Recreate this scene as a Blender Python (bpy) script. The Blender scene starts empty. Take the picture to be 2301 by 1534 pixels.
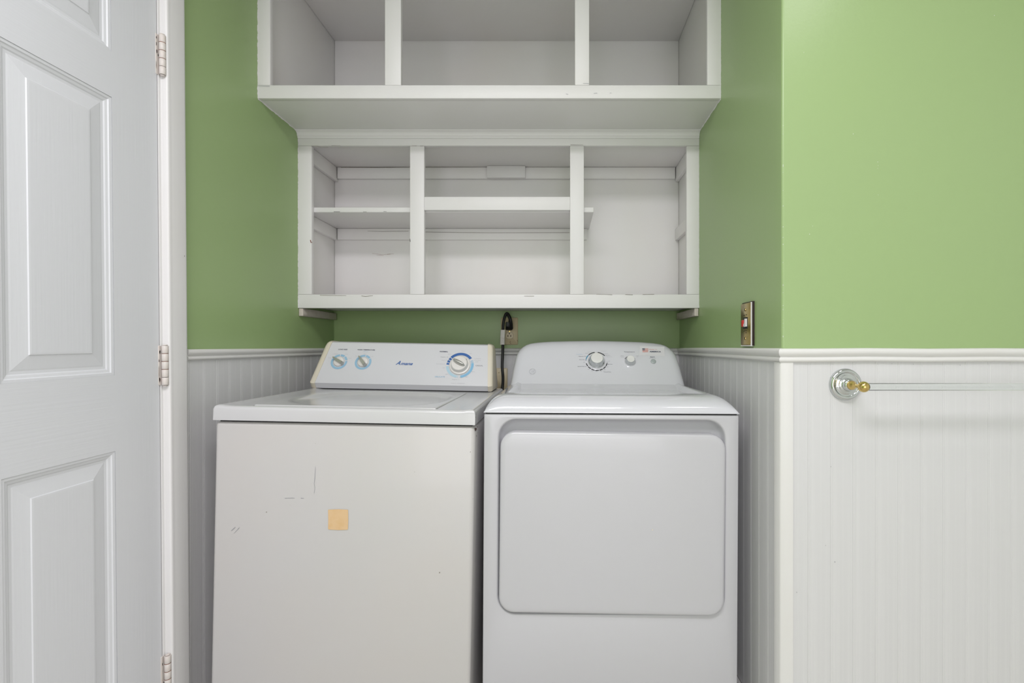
import bpy, bmesh, math, random
from mathutils import Vector, Matrix
random.seed(7)
R = math.radians
PI = math.pi
SC = bpy.context.scene
COL = SC.collection

# ------------------------------------------------------------------ camera, light, exposure
F, VX, VY, EYE = 1103.0, 1254.0, 778.0, 1.08          # focal in px, vanishing point, eye height
cd = bpy.data.cameras.new('camera'); cam = bpy.data.objects.new('camera', cd); COL.objects.link(cam)
cam.location = (0, 0, EYE); cam.rotation_euler = (R(90), 0, 0)
cd.sensor_width = 36; cd.lens = F/2301*36
cd.shift_x = -(VX-1150.5)/2301; cd.shift_y = (VY-767)/2301
cd.clip_start = 0.02
SC.camera = cam
w = bpy.data.worlds.new('world'); SC.world = w; w.use_nodes = True
w.node_tree.nodes['Background'].inputs[0].default_value = (0.8, 0.86, 1, 1)
w.node_tree.nodes['Background'].inputs[1].default_value = 0.3
def area(name, loc, rot, sx, sy, power, col, shape='RECTANGLE'):
    l = bpy.data.lights.new(name, 'AREA'); l.shape = shape; l.size = sx; l.size_y = sy
    l.energy = power; l.color = col
    o = bpy.data.objects.new(name, l); COL.objects.link(o); o.location = loc; o.rotation_euler = rot
    return o
area('ceiling_lamp_light', (-0.20, 0.02, 2.40), (0, 0, 0), 1.2, 0.46, 30.5, (0.98, 0.945, 1.0))
area('added_sheen_light', (0.80, 0.50, 2.40), (0, 0, 0), 0.26, 0.26, 2.4, (1, 0.96, 1.0), 'DISK')  # small added light that gives the right wall its sheen
area('rear_fill_light', (0.0, -2.85, 1.10), (R(92), 0, 0), 2.3, 2.0, 39.0, (0.96, 0.94, 1.0))  # added broad fill from behind the camera, no window there
SC.view_settings.view_transform = 'Standard'; SC.view_settings.look = 'None'
SC.view_settings.gamma = 1; SC.view_settings.use_curve_mapping = False
SC.view_settings.exposure = 0.0

# ------------------------------------------------------------------ materials
def lin(c):
    return tuple(((v/255)/12.92 if v/255 <= 0.04045 else (((v/255)+0.055)/1.055)**2.4) for v in c)
def mat(name, col, rough=0.5, metal=0.0, bump=None, mottle=None, streak=None, coat=0.0, trans=0.0, ior=1.5, spec=0.5):
    """bump=(scale vec, strength, distance)  mottle=(scale, amount, colour)  streak=(scale vec, amount, colour)"""
    m = bpy.data.materials.new(name); m.use_nodes = True
    nt = m.node_tree; N = nt.nodes; L = nt.links
    b = N['Principled BSDF']
    b.inputs['Base Color'].default_value = (*col, 1); b.inputs['Roughness'].default_value = rough
    b.inputs['Metallic'].default_value = metal; b.inputs['Coat Weight'].default_value = coat
    b.inputs['Coat Roughness'].default_value = 0.08
    b.inputs['Transmission Weight'].default_value = trans; b.inputs['IOR'].default_value = ior
    b.inputs['Specular IOR Level'].default_value = spec
    tc = N.new('ShaderNodeTexCoord')
    def noise(scale, detail=4, rough_=0.55):
        mp = N.new('ShaderNodeMapping'); L.new(tc.outputs['Object'], mp.inputs['Vector'])
        mp.inputs['Scale'].default_value = scale if hasattr(scale, '__len__') else (scale,)*3
        n = N.new('ShaderNodeTexNoise'); n.inputs['Scale'].default_value = 1; n.inputs['Detail'].default_value = detail
        n.inputs['Roughness'].default_value = rough_
        L.new(mp.outputs['Vector'], n.inputs['Vector'])
        return n
    cur = None
    for spec_ in (mottle, streak):
        if not spec_: continue
        sc, amt, c2 = spec_
        n = noise(sc)
        mr = N.new('ShaderNodeMapRange'); mr.inputs['From Min'].default_value = 0.42; mr.inputs['From Max'].default_value = 0.72
        mr.inputs['To Max'].default_value = amt
        L.new(n.outputs['Fac'], mr.inputs['Value'])
        mx = N.new('ShaderNodeMix'); mx.data_type = 'RGBA'
        L.new(mr.outputs['Result'], mx.inputs['Factor'])
        if cur: L.new(cur, mx.inputs['A'])
        else: mx.inputs['A'].default_value = (*col, 1)
        mx.inputs['B'].default_value = (*c2, 1)
        cur = mx.outputs['Result']
    if cur: L.new(cur, b.inputs['Base Color'])
    if bump:
        n = noise(bump[0], 5)
        bp = N.new('ShaderNodeBump'); bp.inputs['Strength'].default_value = bump[1]; bp.inputs['Distance'].default_value = bump[2]
        L.new(n.outputs['Fac'], bp.inputs['Height']); L.new(bp.outputs['Normal'], b.inputs['Normal'])
    return m
W1 = (0.70, 0.70, 0.70)
M = {}
M['green'] = mat('green_wall_paint', (0.325, 0.452, 0.20), 0.34, bump=((160,)*3, 0.10, 0.002), mottle=(2.2, 0.35, (0.32, 0.43, 0.21)), spec=0.45)
M['ceil'] = mat('ceiling_paint', (0.82, 0.82, 0.82), 0.8, bump=(60, 0.1, 0.002))
M['cabinet'] = mat('cabinet_white_paint', (0.80, 0.79, 0.785), 0.42, bump=((30, 30, 120), 0.10, 0.002), mottle=(5, 0.35, (0.77, 0.75, 0.725)))
M['cabinet_in_lit'] = mat('cabinet_paint_bounce_lit', (0.87, 0.86, 0.85), 0.55, bump=((30, 30, 90), 0.10, 0.002), mottle=(3, 0.5, (0.87, 0.83, 0.80)))  # cabinet white with warm bounce light and extra brightness put into the colour
M['panel'] = mat('wainscot_white_paint', (0.655, 0.655, 0.66), 0.42, bump=((110, 110, 3.0), 0.18, 0.002),
                 mottle=(1.6, 0.3, (0.64, 0.63, 0.61)), streak=((150, 150, 1.6), 0.35, (0.74, 0.74, 0.74)))
M['trim'] = mat('trim_white_paint', (0.73, 0.725, 0.71), 0.36, bump=(40, 0.08, 0.002), mottle=(7, 0.3, (0.70, 0.68, 0.64)))
M['casing'] = mat('casing_white_paint', (0.78, 0.775, 0.77), 0.40, bump=((90, 90, 4), 0.10, 0.002), mottle=(2.5, 0.5, (0.76, 0.745, 0.72)))
M['door'] = mat('door_white_paint', (0.71, 0.725, 0.75), 0.40, bump=((120, 200, 5), 0.16, 0.0015), mottle=(1.5, 0.3, (0.71, 0.72, 0.73)))
M['door_rail'] = mat('door_rail_paint', (0.71, 0.725, 0.75), 0.40, bump=((150, 6, 200), 0.22, 0.0015), mottle=(1.5, 0.3, (0.71, 0.72, 0.73)))
M['hinge'] = mat('painted_hinge', (0.69, 0.65, 0.61), 0.42, bump=(120, 0.2, 0.001), mottle=(60, 0.5, (0.70, 0.60, 0.54)))
M['rust'] = mat('rust_line', (0.28, 0.10, 0.05), 0.8, mottle=(300, 0.8, (0.10, 0.04, 0.03)))
M['chip'] = mat('dark_chip', (0.02, 0.012, 0.011), 0.7, mottle=(400, 0.5, (0.06, 0.02, 0.016)))
M['crack'] = mat('dark_crack', (0.16, 0.13, 0.10), 0.8, mottle=(300, 0.8, (0.35, 0.30, 0.25)))  # dark brown for chipped paint edges, open joints and nail marks
M['washer'] = mat('washer_enamel', (0.56, 0.55, 0.54), 0.30, mottle=(2.6, 0.7, (0.57, 0.545, 0.52)), bump=(9, 0.04, 0.01), coat=0.2)
M['washer_top'] = mat('washer_top_enamel', (0.57, 0.57, 0.575), 0.20, coat=0.3, bump=(4, 0.02, 0.01), mottle=(3, 0.3, (0.56, 0.565, 0.57)))
M['console'] = mat('console_white', (0.66, 0.665, 0.69), 0.30, mottle=(5, 0.2, (0.65, 0.65, 0.67)))
M['cap'] = mat('aged_cream_plastic', (0.70, 0.65, 0.54), 0.38, mottle=(14, 0.6, (0.70, 0.62, 0.48)))
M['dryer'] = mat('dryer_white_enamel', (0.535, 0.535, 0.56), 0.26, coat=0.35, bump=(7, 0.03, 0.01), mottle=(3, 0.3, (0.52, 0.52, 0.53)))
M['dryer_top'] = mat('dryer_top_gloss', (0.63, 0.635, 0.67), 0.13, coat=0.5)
M['dark'] = mat('dark_gap', (0.015, 0.015, 0.015), 0.8)
M['ltblue'] = mat('light_blue_print', (0.30, 0.50, 0.66), 0.4)
M['midblue'] = mat('mid_blue_print', (0.20, 0.45, 0.66), 0.4)
M['paleblue'] = mat('pale_blue_print', (0.42, 0.60, 0.70), 0.4)
M['dkblue'] = mat('dark_blue_print', (0.02, 0.11, 0.36), 0.4)
M['ink'] = mat('navy_ink', (0.02, 0.03, 0.07), 0.5)
M['black'] = mat('black_print', (0.01, 0.01, 0.012), 0.5)
M['greyink'] = mat('grey_ink', (0.27, 0.28, 0.31), 0.5)
M['palegrey'] = mat('pale_grey_ink', (0.45, 0.46, 0.49), 0.5)
M['redink'] = mat('faded_red_ink', (0.62, 0.28, 0.24), 0.5)
M['knob'] = mat('knob_cream_plastic', (0.74, 0.72, 0.69), 0.3)
M['silver'] = mat('silver_plastic', (0.50, 0.50, 0.47), 0.28, metal=0.75)
M['chrome'] = mat('chrome', (0.60, 0.62, 0.62), 0.06, metal=1.0)
M['cap_white'] = mat('knob_face', (0.70, 0.70, 0.68), 0.35)
M['button'] = mat('grey_button', (0.36, 0.40, 0.40), 0.35)
M['sticker'] = mat('sticker_paper', (0.64, 0.635, 0.65), 0.35)
M['residue'] = mat('tan_adhesive', (0.70, 0.49, 0.27), 0.6, mottle=(70, 0.6, (0.66, 0.43, 0.20)))
M['almond'] = mat('almond_plastic', (0.66, 0.56, 0.36), 0.35, mottle=(40, 0.3, (0.60, 0.50, 0.30)))
M['cord'] = mat('black_rubber', (0.006, 0.006, 0.006), 0.5)
M['tag'] = mat('white_tape', (0.78, 0.75, 0.70), 0.5, mottle=(120, 0.4, (0.55, 0.50, 0.44)))
M['brass'] = mat('brass', (0.62, 0.46, 0.17), 0.18, metal=1.0, bump=(80, 0.05, 0.002))
M['oldbrass'] = mat('worn_brass_plate', (0.46, 0.36, 0.14), 0.24, metal=0.95, bump=(50, 0.15, 0.003), mottle=(90, 0.5, (0.36, 0.27, 0.10)))
M['red'] = mat('red_plastic', (0.65, 0.03, 0.03), 0.35)
M['whitepl'] = mat('white_plastic', (0.75, 0.74, 0.76), 0.3)
M['glass'] = mat('clear_rod', (0.93, 0.96, 0.95), 0.02, trans=1.0, ior=1.30)
M['rubber'] = mat('foot_rubber', (0.03, 0.03, 0.03), 0.7)
M['floor'] = mat('floor_vinyl', (0.66, 0.63, 0.59), 0.5, mottle=(6, 0.5, (0.58, 0.55, 0.50)), bump=(30, 0.1, 0.002))
M['raw'] = mat('bare_wood_cleat', (0.60, 0.55, 0.49), 0.7, bump=((200, 12, 200), 0.5, 0.003), mottle=(30, 0.7, (0.50, 0.44, 0.37)))

# ------------------------------------------------------------------ mesh helpers
def link(name, bm, m, parent=None, smooth=None, label=None):
    me = bpy.data.meshes.new(name)
    bmesh.ops.recalc_face_normals(bm, faces=bm.faces)
    if smooth is not None:
        for f in bm.faces: f.smooth = True
        for e in bm.edges:
            if len(e.link_faces) == 2 and e.calc_face_angle(0) > R(smooth): e.smooth = False
    bm.to_mesh(me); bm.free()
    me.materials.append(m)
    o = bpy.data.objects.new(name, me); COL.objects.link(o)
    if parent: o.parent = parent
    if label: o['label'] = label
    return o
def tag(o, label=None, cat=None, group=None, kind=None):
    if label: o['label'] = label
    if cat: o['category'] = cat
    if group: o['group'] = group
    if kind: o['kind'] = kind
    return o
def empty(name, loc, rot=(0, 0, 0)):
    o = bpy.data.objects.new(name, None); COL.objects.link(o)
    o.location = loc; o.rotation_euler = rot; o.empty_display_size = 0.05
    return o
def B(*boxes, bev=0.0, seg=2):
    bm = bmesh.new()
    for (x0, x1, y0, y1, z0, z1) in boxes:
        t = bmesh.new()
        bmesh.ops.create_cube(t, size=1)
        for v in t.verts:
            v.co = Vector(((x0+x1)/2+v.co.x*(x1-x0), (y0+y1)/2+v.co.y*(y1-y0), (z0+z1)/2+v.co.z*(z1-z0)))
        if bev: bmesh.ops.bevel(t, geom=list(t.edges), offset=bev, segments=seg, affect='EDGES', profile=0.5)
        merge(bm, t)
    return bm
def merge(bm, t):
    me = bpy.data.meshes.new('tmp'); t.to_mesh(me); t.free(); bm.from_mesh(me); bpy.data.meshes.remove(me)
def loft(bm, loops, cap0=True, cap1=True, closed=True):
    vs = [[bm.verts.new(p) for p in l] for l in loops]
    n = len(loops[0])
    for a, b in zip(vs, vs[1:]):
        for i in range(n if closed else n-1):
            j = (i+1) % n
            bm.faces.new((a[i], a[j], b[j], b[i]))
    if cap0: bm.faces.new(vs[0])
    if cap1: bm.faces.new(vs[-1])
    return vs
def prism(pts, axis, a, b):
    """2D outline swept along an axis; pts in the other two axes (in x,y,z order)"""
    bm = bmesh.new()
    def P(p, t):
        return {'x': (t, p[0], p[1]), 'y': (p[0], t, p[1]), 'z': (p[0], p[1], t)}[axis]
    loft(bm, [[P(p, a) for p in pts], [P(p, b) for p in pts]])
    return bm
def rr(x0, x1, z0, z1, r, n=6):
    out = []
    for cx, cz, a0 in ((x1-r, z1-r, 0), (x0+r, z1-r, 90), (x0+r, z0+r, 180), (x1-r, z0+r, 270)):
        for k in range(n+1):
            a = R(a0+90*k/n); out.append((cx+r*math.cos(a), cz+r*math.sin(a)))
    return out
def lathe(bm, o, u, v, n, prof, seg=32, cap=True):
    """prof: list of (radius, height along n)"""
    loops = [[o+u*(r*math.cos(2*PI*k/seg))+v*(r*math.sin(2*PI*k/seg))+n*h for k in range(seg)] for r, h in prof]
    loft(bm, loops, cap, cap)
def tube(bm, pts, r, seg=10, smooth_it=3):
    pts = [Vector(p) for p in pts]
    for _ in range(smooth_it):
        q = [pts[0]]
        for a, b in zip(pts, pts[1:]): q += [a*0.75+b*0.25, a*0.25+b*0.75]
        pts = q+[pts[-1]]
    loops = []; up = Vector((0.13, 0.9, 0.2)).normalized()
    for i, p in enumerate(pts):
        t = (pts[min(i+1, len(pts)-1)]-pts[max(i-1, 0)]).normalized()
        a = t.cross(up).normalized(); b_ = t.cross(a).normalized()
        loops.append([p+a*(r*math.cos(2*PI*k/seg))+b_*(r*math.sin(2*PI*k/seg)) for k in range(seg)])
    loft(bm, loops)
def hfield(xs, ys, fn, zb):
    """closed solid whose top is a height field"""
    bm = bmesh.new(); nx, ny = len(xs), len(ys)
    g = [[bm.verts.new((x, y, fn(x, y))) for y in ys] for x in xs]
    for i in range(nx-1):
        for j in range(ny-1): bm.faces.new((g[i][j], g[i+1][j], g[i+1][j+1], g[i][j+1]))
    ring = [(i, 0) for i in range(nx)]+[(nx-1, j) for j in range(1, ny)]+[(i, ny-1) for i in range(nx-2, -1, -1)]+[(0, j) for j in range(ny-2, 0, -1)]
    lo = [bm.verts.new((xs[i], ys[j], zb)) for i, j in ring]
    for k in range(len(ring)):
        a, b = ring[k], ring[(k+1) % len(ring)]
        bm.faces.new((g[a[0]][a[1]], lo[k], lo[(k+1) % len(ring)], g[b[0]][b[1]]))
    bm.faces.new(lo)
    return bm
def spread(a, b, n, *dense):
    s = {round(a+(b-a)*k/n, 5) for k in range(n+1)}
    for (c, d, m) in dense:
        s |= {round(c+(d-c)*k/m, 5) for k in range(m+1)}
    s = sorted(x for x in s if a-1e-6 <= x <= b+1e-6)
    out = [s[0]]
    for x in s[1:]:
        if x-out[-1] > 2e-4: out.append(x)
    return out
def sst(t): t = max(0, min(1, t)); return t*t*(3-2*t)

class Face:
    """a flat face of an object: origin, across, up, outward - all in the object's own space"""
    def __init__(s, root, o, u, v):
        s.root = root; s.o = Vector(o); s.u = Vector(u).normalized(); s.v = Vector(v).normalized(); s.n = s.u.cross(s.v).normalized()
        if s.n.y > 0 and abs(s.n.y) > 0.1: s.n = -s.n
        s.Mx = Matrix.Translation(root.location) @ root.rotation_euler.to_matrix().to_4x4() if root else Matrix()
    def at(s, px, py):
        """where the photo's pixel meets this face, in (across, up) metres"""
        I = s.Mx.inverted()
        c = I @ Vector((0, 0, EYE)); d = (I.to_3x3() @ Vector(((px-VX)/F, 1, -(py-VY)/F)))
        t = (s.o-c).dot(s.n)/d.dot(s.n); p = c+d*t-s.o
        return p.dot(s.u), p.dot(s.v)
    def P(s, a, b, h=0.0): return s.o+s.u*a+s.v*b+s.n*h
    def px(s, px, py, h=0.0): return s.P(*s.at(px, py), h)

def text(F_, s, px, py, size, m, parent, width=None, shear=0.0, bold=0.0, align='CENTER', h=0.0006, name='lettering', space=1.0):
    """printed word on a face; size = capital height in metres, width = total width in metres"""
    cu = bpy.data.curves.new('txt', 'FONT'); cu.body = s; cu.size = size/0.69; cu.shear = shear; cu.offset = bold
    cu.align_x = align; cu.align_y = 'CENTER'; cu.resolution_u = 3; cu.space_character = space
    t = bpy.data.objects.new('txt', cu); COL.objects.link(t)
    bpy.context.view_layer.update()
    me = bpy.data.meshes.new_from_object(t.evaluated_get(bpy.context.evaluated_depsgraph_get()))
    bpy.data.objects.remove(t); bpy.data.curves.remove(cu)
    k = 1.0
    if width:
        xs = [v.co.x for v in me.vertices]; k = width/max(1e-6, max(xs)-min(xs))
    a, b = F_.at(px, py)
    for v in me.vertices: v.co = F_.P(a+v.co.x*k, b+v.co.y, h)
    me.name = name; me.materials.clear(); me.materials.append(m)
    o = bpy.data.objects.new(name, me); COL.objects.link(o); o.parent = parent
    return o
def arc(bm, F_, ca, cb, r0, r1, a0, a1, h=0.0006, e=1.0):
    n = max(2, int(abs(a1-a0)/5))
    vs = []
    for k in range(n+1):
        a = R(a0+(a1-a0)*k/n)
        vs.append((bm.verts.new(F_.P(ca+r0*math.cos(a), cb+e*r0*math.sin(a), h)), bm.verts.new(F_.P(ca+r1*math.cos(a), cb+e*r1*math.sin(a), h))))
    for p, q in zip(vs, vs[1:]): bm.faces.new((p[0], p[1], q[1], q[0]))
def flat(bm, F_, pts, h=0.0006): bm.faces.new([bm.verts.new(F_.P(a, b, h)) for a, b in pts])
def flat_px(bm, F_, pts, h=0.0006): bm.faces.new([bm.verts.new(F_.px(a, b, h)) for a, b in pts])
def stroke(bm, F_, pts, wd, h=0.0005):
    """thin painted line through photo points on a face, width in metres"""
    q = [Vector(F_.at(*p)) for p in pts]
    vs = []
    for i, p in enumerate(q):
        t = (q[min(i+1, len(q)-1)]-q[max(0, i-1)]).normalized(); nn = Vector((-t.y, t.x))
        ww = wd*random.uniform(0.5, 1.3)/2
        vs.append((bm.verts.new(F_.P(*(p+nn*ww), h)), bm.verts.new(F_.P(*(p-nn*ww), h))))
    for a, b in zip(vs, vs[1:]): bm.faces.new((a[0], a[1], b[1], b[0]))

# ------------------------------------------------------------------ room shell
XL, XR, YB, YR, H = -1.0045, 0.545, 2.20, 1.195, 2.45
XE, YF = 1.75, -3.0
def struct(name, bm, m, smooth=None, parent=None):
    o = link(name, bm, m, parent, smooth)
    if not parent: o['kind'] = 'structure'
    return o
struct('floor', B((XL-.12, XE+.12, YF-.12, YB+.12, -.1, 0)), M['floor'])
struct('ceiling', B((XL-.12, XE+.12, YF-.12, YB+.12, H, H+.1)), M['ceil'])
wall_back = struct('wall_back', B((XL-.12, XR+.12, YB, YB+.12, 0, H)), M['green'])
DY0, DY1, DZ = 0.462, 1.262, 2.06
wall_left = struct('wall_left', B((XL-.12, XL, DY1, YB, 0, H), (XL-.12, XL, YF, DY0, 0, H), (XL-.12, XL, DY0, DY1, DZ, H)), M['green'])
wall_alcove = struct('wall_alcove', B((XR, XR+.12, YR+.05, YB, 0, H)), M['green'])
r = 0.006
pts = [(XE, YR), (XR+r, YR)]+[(XR+r-r*math.sin(R(a)), YR+r-r*math.cos(R(a))) for a in (15, 30, 45, 60, 75)]+[(XR, YR+r), (XR, YR+.05), (XR+.12, YR+.05), (XR+.12, YR+.12), (XE, YR+.12)]
wall_right = struct('wall_right', prism(pts, 'z', 0, H), M['green'], smooth=40)
struct('wall_side', B((XE, XE+.12, YF, YR+.12, 0, H)), M['ceil'])
struct('wall_front', B((XL-.12, XE+.12, YF-.12, YF, 0, H)), M['ceil'])

# wainscot planks: one mesh shared by every plank of a wall, joints cut between them
PW, ZP0, ZP1 = 0.0545, 0.09, 1.045
def plank_mesh():
    t, c, g, wv = 0.005, 0.0007, 0.00003, PW
    x0, x1 = g, wv-g
    pr = [(x0, 0), (x0, t-c), (x0+c, t), (x0+0.0052, t), (x0+0.0062, t-0.0005), (x0+0.0072, t), (x1-c, t), (x1, t-c), (x1, 0)]
    bm = bmesh.new()
    loft(bm, [[(x, -y, ZP0) for x, y in pr], [(x, -y, ZP1) for x, y in pr]])
    bmesh.ops.recalc_face_normals(bm, faces=bm.faces)
    me = bpy.data.meshes.new('plank'); bm.to_mesh(me); bm.free(); me.materials.append(M['panel']); return me
pm = plank_mesh()
def planks(wall, n, f):
    for i in range(n):
        loc, rz = f(i)
        o = bpy.data.objects.new('plank', pm); COL.objects.link(o); o.parent = wall
        o.location = loc; o.rotation_euler = (0, 0, rz)
CY = YB-.0005-17*PW                                              # where the left wainscot starts, beyond the door casing
planks(wall_left, 17, lambda i: ((XL, CY+i*PW, 0), R(90)))
planks(wall_alcove, 18, lambda i: ((XR, YB-.006-i*PW, 0), R(-90)))
planks(wall_right, 22, lambda i: ((XR+.006+i*PW, YR, 0), 0))
planks(wall_back, 29, lambda i: ((XL-.015+i*PW, YB, 0), 0))

# chair rail profile (distance from wall, height)
RP = [(0, 1.042), (.008, 1.042), (.0115, 1.0442), (.0125, 1.0475), (.0115, 1.0508), (.0085, 1.0530), (.0080, 1.0538), (.0105, 1.0560), (.0135, 1.0600), (.0147, 1.0645), (.0135, 1.0690), (.0095, 1.0720), (0, 1.0725)]
def up(y, k): return 1.042+(y-1.042)*(1+.10*k)
def sweep(name, path_loops):
    bm = bmesh.new(); loft(bm, path_loops); return struct(name, bm, M['trim'], smooth=50)
W0 = 0.0045
sweep('trim_1', [[(XL+d, y, z) for d, z in RP] for y in (1.318, YB-.015)])
sweep('trim_2', [[(x, YB-d, z) for d, z in RP] for x in (XL+.0005, XR-.0005)])
def j(y, z): return up(z, 1)+0.0007*math.sin(y*19)
sweep('trim_3', [[(XR-d, y if y > YR+.03 else YR-d, up(z, min(1, (YB-y)/.4))) for d, z in RP] for y in (YB-.015, 1.9, 1.6, 1.4, YR)])
sweep('trim_4', [[(x if x > XR+.01 else XR-d, YR-d*1.05, j(x, z)) for d, z in RP] for x in (XR, .62, .75, .9, 1.05, 1.2, 1.4, XE-.01)])
# corner moulding below the rail on the outside corner
t = .0085
pts = [(XR, YR), (XR, YR+.024), (XR-t, YR+.024), (XR-t, YR-t+.003), (XR-t+.003, YR-t), (XR+.0235, YR-t), (XR+.0235, YR)]
struct('trim_5', prism(pts, 'z', 0, 1.0418), M['trim'], smooth=60)
# baseboards
struct('baseboard_left', B((XL+.0052, XL+.016, CY, YB-.02, 0, .09), bev=.002), M['trim'])
struct('baseboard_right', B((XR+.024, XE-.01, YR-.017, YR-.0055, 0, .09), bev=.002), M['trim'])
struct('baseboard_alcove', B((XR-.016, XR-.0052, YR+.026, YB-.02, 0, .09), bev=.002), M['trim'])
# caulk lines in the alcove's back corners
def wavy(x, y, z0, z1, axis, w0=.0012, w1=.0030, t=.0012, n=60, sgn=1):
    """irregular brushed bead running up a wall: axis says which way its width lies"""
    bm = bmesh.new(); loops = []
    for k in range(n+1):
        z = z0+(z1-z0)*k/n; wd = random.uniform(w0, w1)
        if axis == 'y': loops.append([(x, y, z), (x+t*sgn, y, z), (x+t*sgn*.6, y-wd, z), (x, y-wd, z)])
        else: loops.append([(x, y, z), (x, y-t, z), (x+wd*sgn, y-t*.6, z), (x+wd*sgn, y, z)])
    loft(bm, loops); return bm
struct('trim_6', wavy(XL, YB-.001, 1.0725, 1.228, 'y', .002, .004), M['green'])
struct('trim_7', wavy(XR, YB-.001, 1.0725, 1.228, 'y', .002, .005, sgn=-1), M['green'])
# bare paint specks along the outside corner
bm = bmesh.new()
for k in range(26):
    z = random.uniform(1.09, 1.62); wd = random.uniform(.0003, .0008); hh = random.uniform(.0006, .0025); x0 = XR+r*.45
    bm.faces.new([bm.verts.new(q) for q in ((x0-.0002, YR+.0006, z), (x0+wd, YR-.0001, z), (x0+wd, YR-.0001, z+hh), (x0-.0002, YR+.0006, z+hh))])
sp = struct('paint_speck', bm, M['trim'], parent=wall_right); sp['kind'] = 'stuff'
# nail marks and small dents
def marks(parent, face, pts, m, name='nail_mark', rad=.0011):
    bm = bmesh.new()
    for (px, py, k) in pts:
        a, b = face.at(px, py)
        flat(bm, face, [(a+rad*k*math.cos(q)*random.uniform(.7, 1.1), b+rad*k*math.sin(q)*random.uniform(.7, 1.3)) for q in [2*PI*i/7 for i in range(7)]])
    o = link(name, bm, m, parent); o['kind'] = 'stuff'; return o
fr = Face(None, (0, YR-.0052, 0), (1, 0, 0), (0, 0, 1))
marks(wall_right, fr, [(1867, 1048, .8), (1876, 1262, 1.2), (1790, 1330, .9), (2004, 817, .8), (2052, 818, .8), (2157, 820, .8), (1855, 1225, .7)], M['greyink'])
fr2 = Face(None, (0, YR, 0), (1, 0, 0), (0, 0, 1))
marks(wall_right, fr2, [(1917, 301, .8), (1972, 364, .8), (1973, 372, .6), (1972, 378, .6), (1973, 438, .6), (1819, 526, 1.0), (1806, 118, .6), (2234, 35, 1.0), (1826, 508, .6)], M['trim'], 'paint_speck')

# ------------------------------------------------------------------ door in the left wall
TH = R(0.62)
door = empty('door_1', (XL, 1.2475, 0.006), (TH, 0, 0)); door['kind'] = 'structure'
DW, DH = 0.76, 2.03
pcols = [(-.109-.232, -.109), (-.109-.232-.078-.232, -.109-.232-.078)]
prow = [(.235, .838), (1.010, 1.636), (1.738, 1.915)]
pcols = [(-.125-.228, -.125), (-.651, -.423)]
ybr = sorted({0, -DW, *[v for c in pcols for v in c]}); zbr = sorted({0, DH, *[v for c in prow for v in c]})
def slab(test):
    bm = bmesh.new()
    for i in range(len(ybr)-1):
        for k in range(len(zbr)-1):
            c = (ybr[i], ybr[i+1]); rws = (zbr[k], zbr[k+1])
            if any(abs(c[0]-p[0]) < 1e-6 and abs(c[1]-p[1]) < 1e-6 for p in pcols) and any(abs(rws[0]-q[0]) < 1e-6 for q in prow): continue
            if not test(i, k): continue
            merge(bm, B((-.035, 0, c[0], c[1], rws[0], rws[1])))
    bmesh.ops.remove_doubles(bm, verts=bm.verts, dist=1e-6)
    return bm
pc_i = [i for i in range(len(ybr)-1) if any(abs(ybr[i]-p[0]) < 1e-6 for p in pcols)]
link('stile', slab(lambda i, k: i not in pc_i), M['door'], door)
link('rail', slab(lambda i, k: i in pc_i), M['door_rail'], door)
prof = [(0, 0), (.0, -.0015), (.006, -.0022), (.008, -.0050), (.013, -.0066), (.0155, -.0090), (.021, -.0095), (.024, -.0085), (.050, -.0036), (.0515, -.0012), (.055, -.0008)]
for (y0, y1) in pcols:
    for (z0, z1) in prow:
        bm = bmesh.new()
        lp = [[(d, y0+i, z0+i), (d, y1-i, z0+i), (d, y1-i, z1-i), (d, y0+i, z1-i)] for i, d in [(i, d*.72) for i, d in prof]]
        lp = [[(-.02, p[1], p[2]) for p in lp[0]]]+lp
        loft(bm, lp)
        link('panel', bm, M['door'], door)
def hinge(zc, open_chip):
    hg = bmesh.new(); ln = .100
    merge(hg, B((-.004, .0012, -.0035, .012, zc-ln/2, zc+ln/2), bev=.0008, seg=1))
    h_ = link('hinge', hg, M['hinge'], door, smooth=40)
    n = 5
    for k in range(n):
        z0 = zc-ln/2+k*ln/n+.0006; z1 = zc-ln/2+(k+1)*ln/n-.0006
        bm = bmesh.new()
        rr_ = .0072
        lathe(bm, Vector((.010, .006, 0)), Vector((1, 0, 0)), Vector((0, 1, 0)), Vector((0, 0, 1)),
              [(rr_-.0005, z0), (rr_, z0+.0006), (rr_, z1-.0006), (rr_-.0005, z1)], seg=20)
        link('knuckle', bm, M['hinge'], h_, smooth=40)
        if k in (1, 2, 3):
            bm = bmesh.new()
            lathe(bm, Vector((.010, .006, 0)), Vector((1, 0, 0)), Vector((0, 1, 0)), Vector((0, 0, 1)), [(rr_-.0001, z1), (rr_-.0001, z1+.0008)], seg=20)
            link('rust_line', bm, M['rust'], h_, label='rust-brown line between knuckles')
    bm = bmesh.new()
    for zz in (zc+ln/2, zc-ln/2-.003):
        lathe(bm, Vector((.010, .006, 0)), Vector((1, 0, 0)), Vector((0, 1, 0)), Vector((0, 0, 1)), [(.004, zz), (.0052, zz+.001), (.0052, zz+.002), (.003, zz+.003)], seg=16)
    link('pin', bm, M['hinge'], h_, smooth=40)
    bm = bmesh.new()
    for (dy, dz, wy, wz) in open_chip:
        v = [(.0016, dy+wy*math.cos(q)*random.uniform(.5, 1.2), zc+dz+wz*math.sin(q)*random.uniform(.6, 1.1)) for q in [2*PI*i/8 for i in range(8)]]
        bm.faces.new([bm.verts.new(p) for p in v])
    o = link('paint_chip', bm, M['chip'], h_, label='dark chipped patch on hinge leaf'); o['kind'] = 'stuff'
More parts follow.
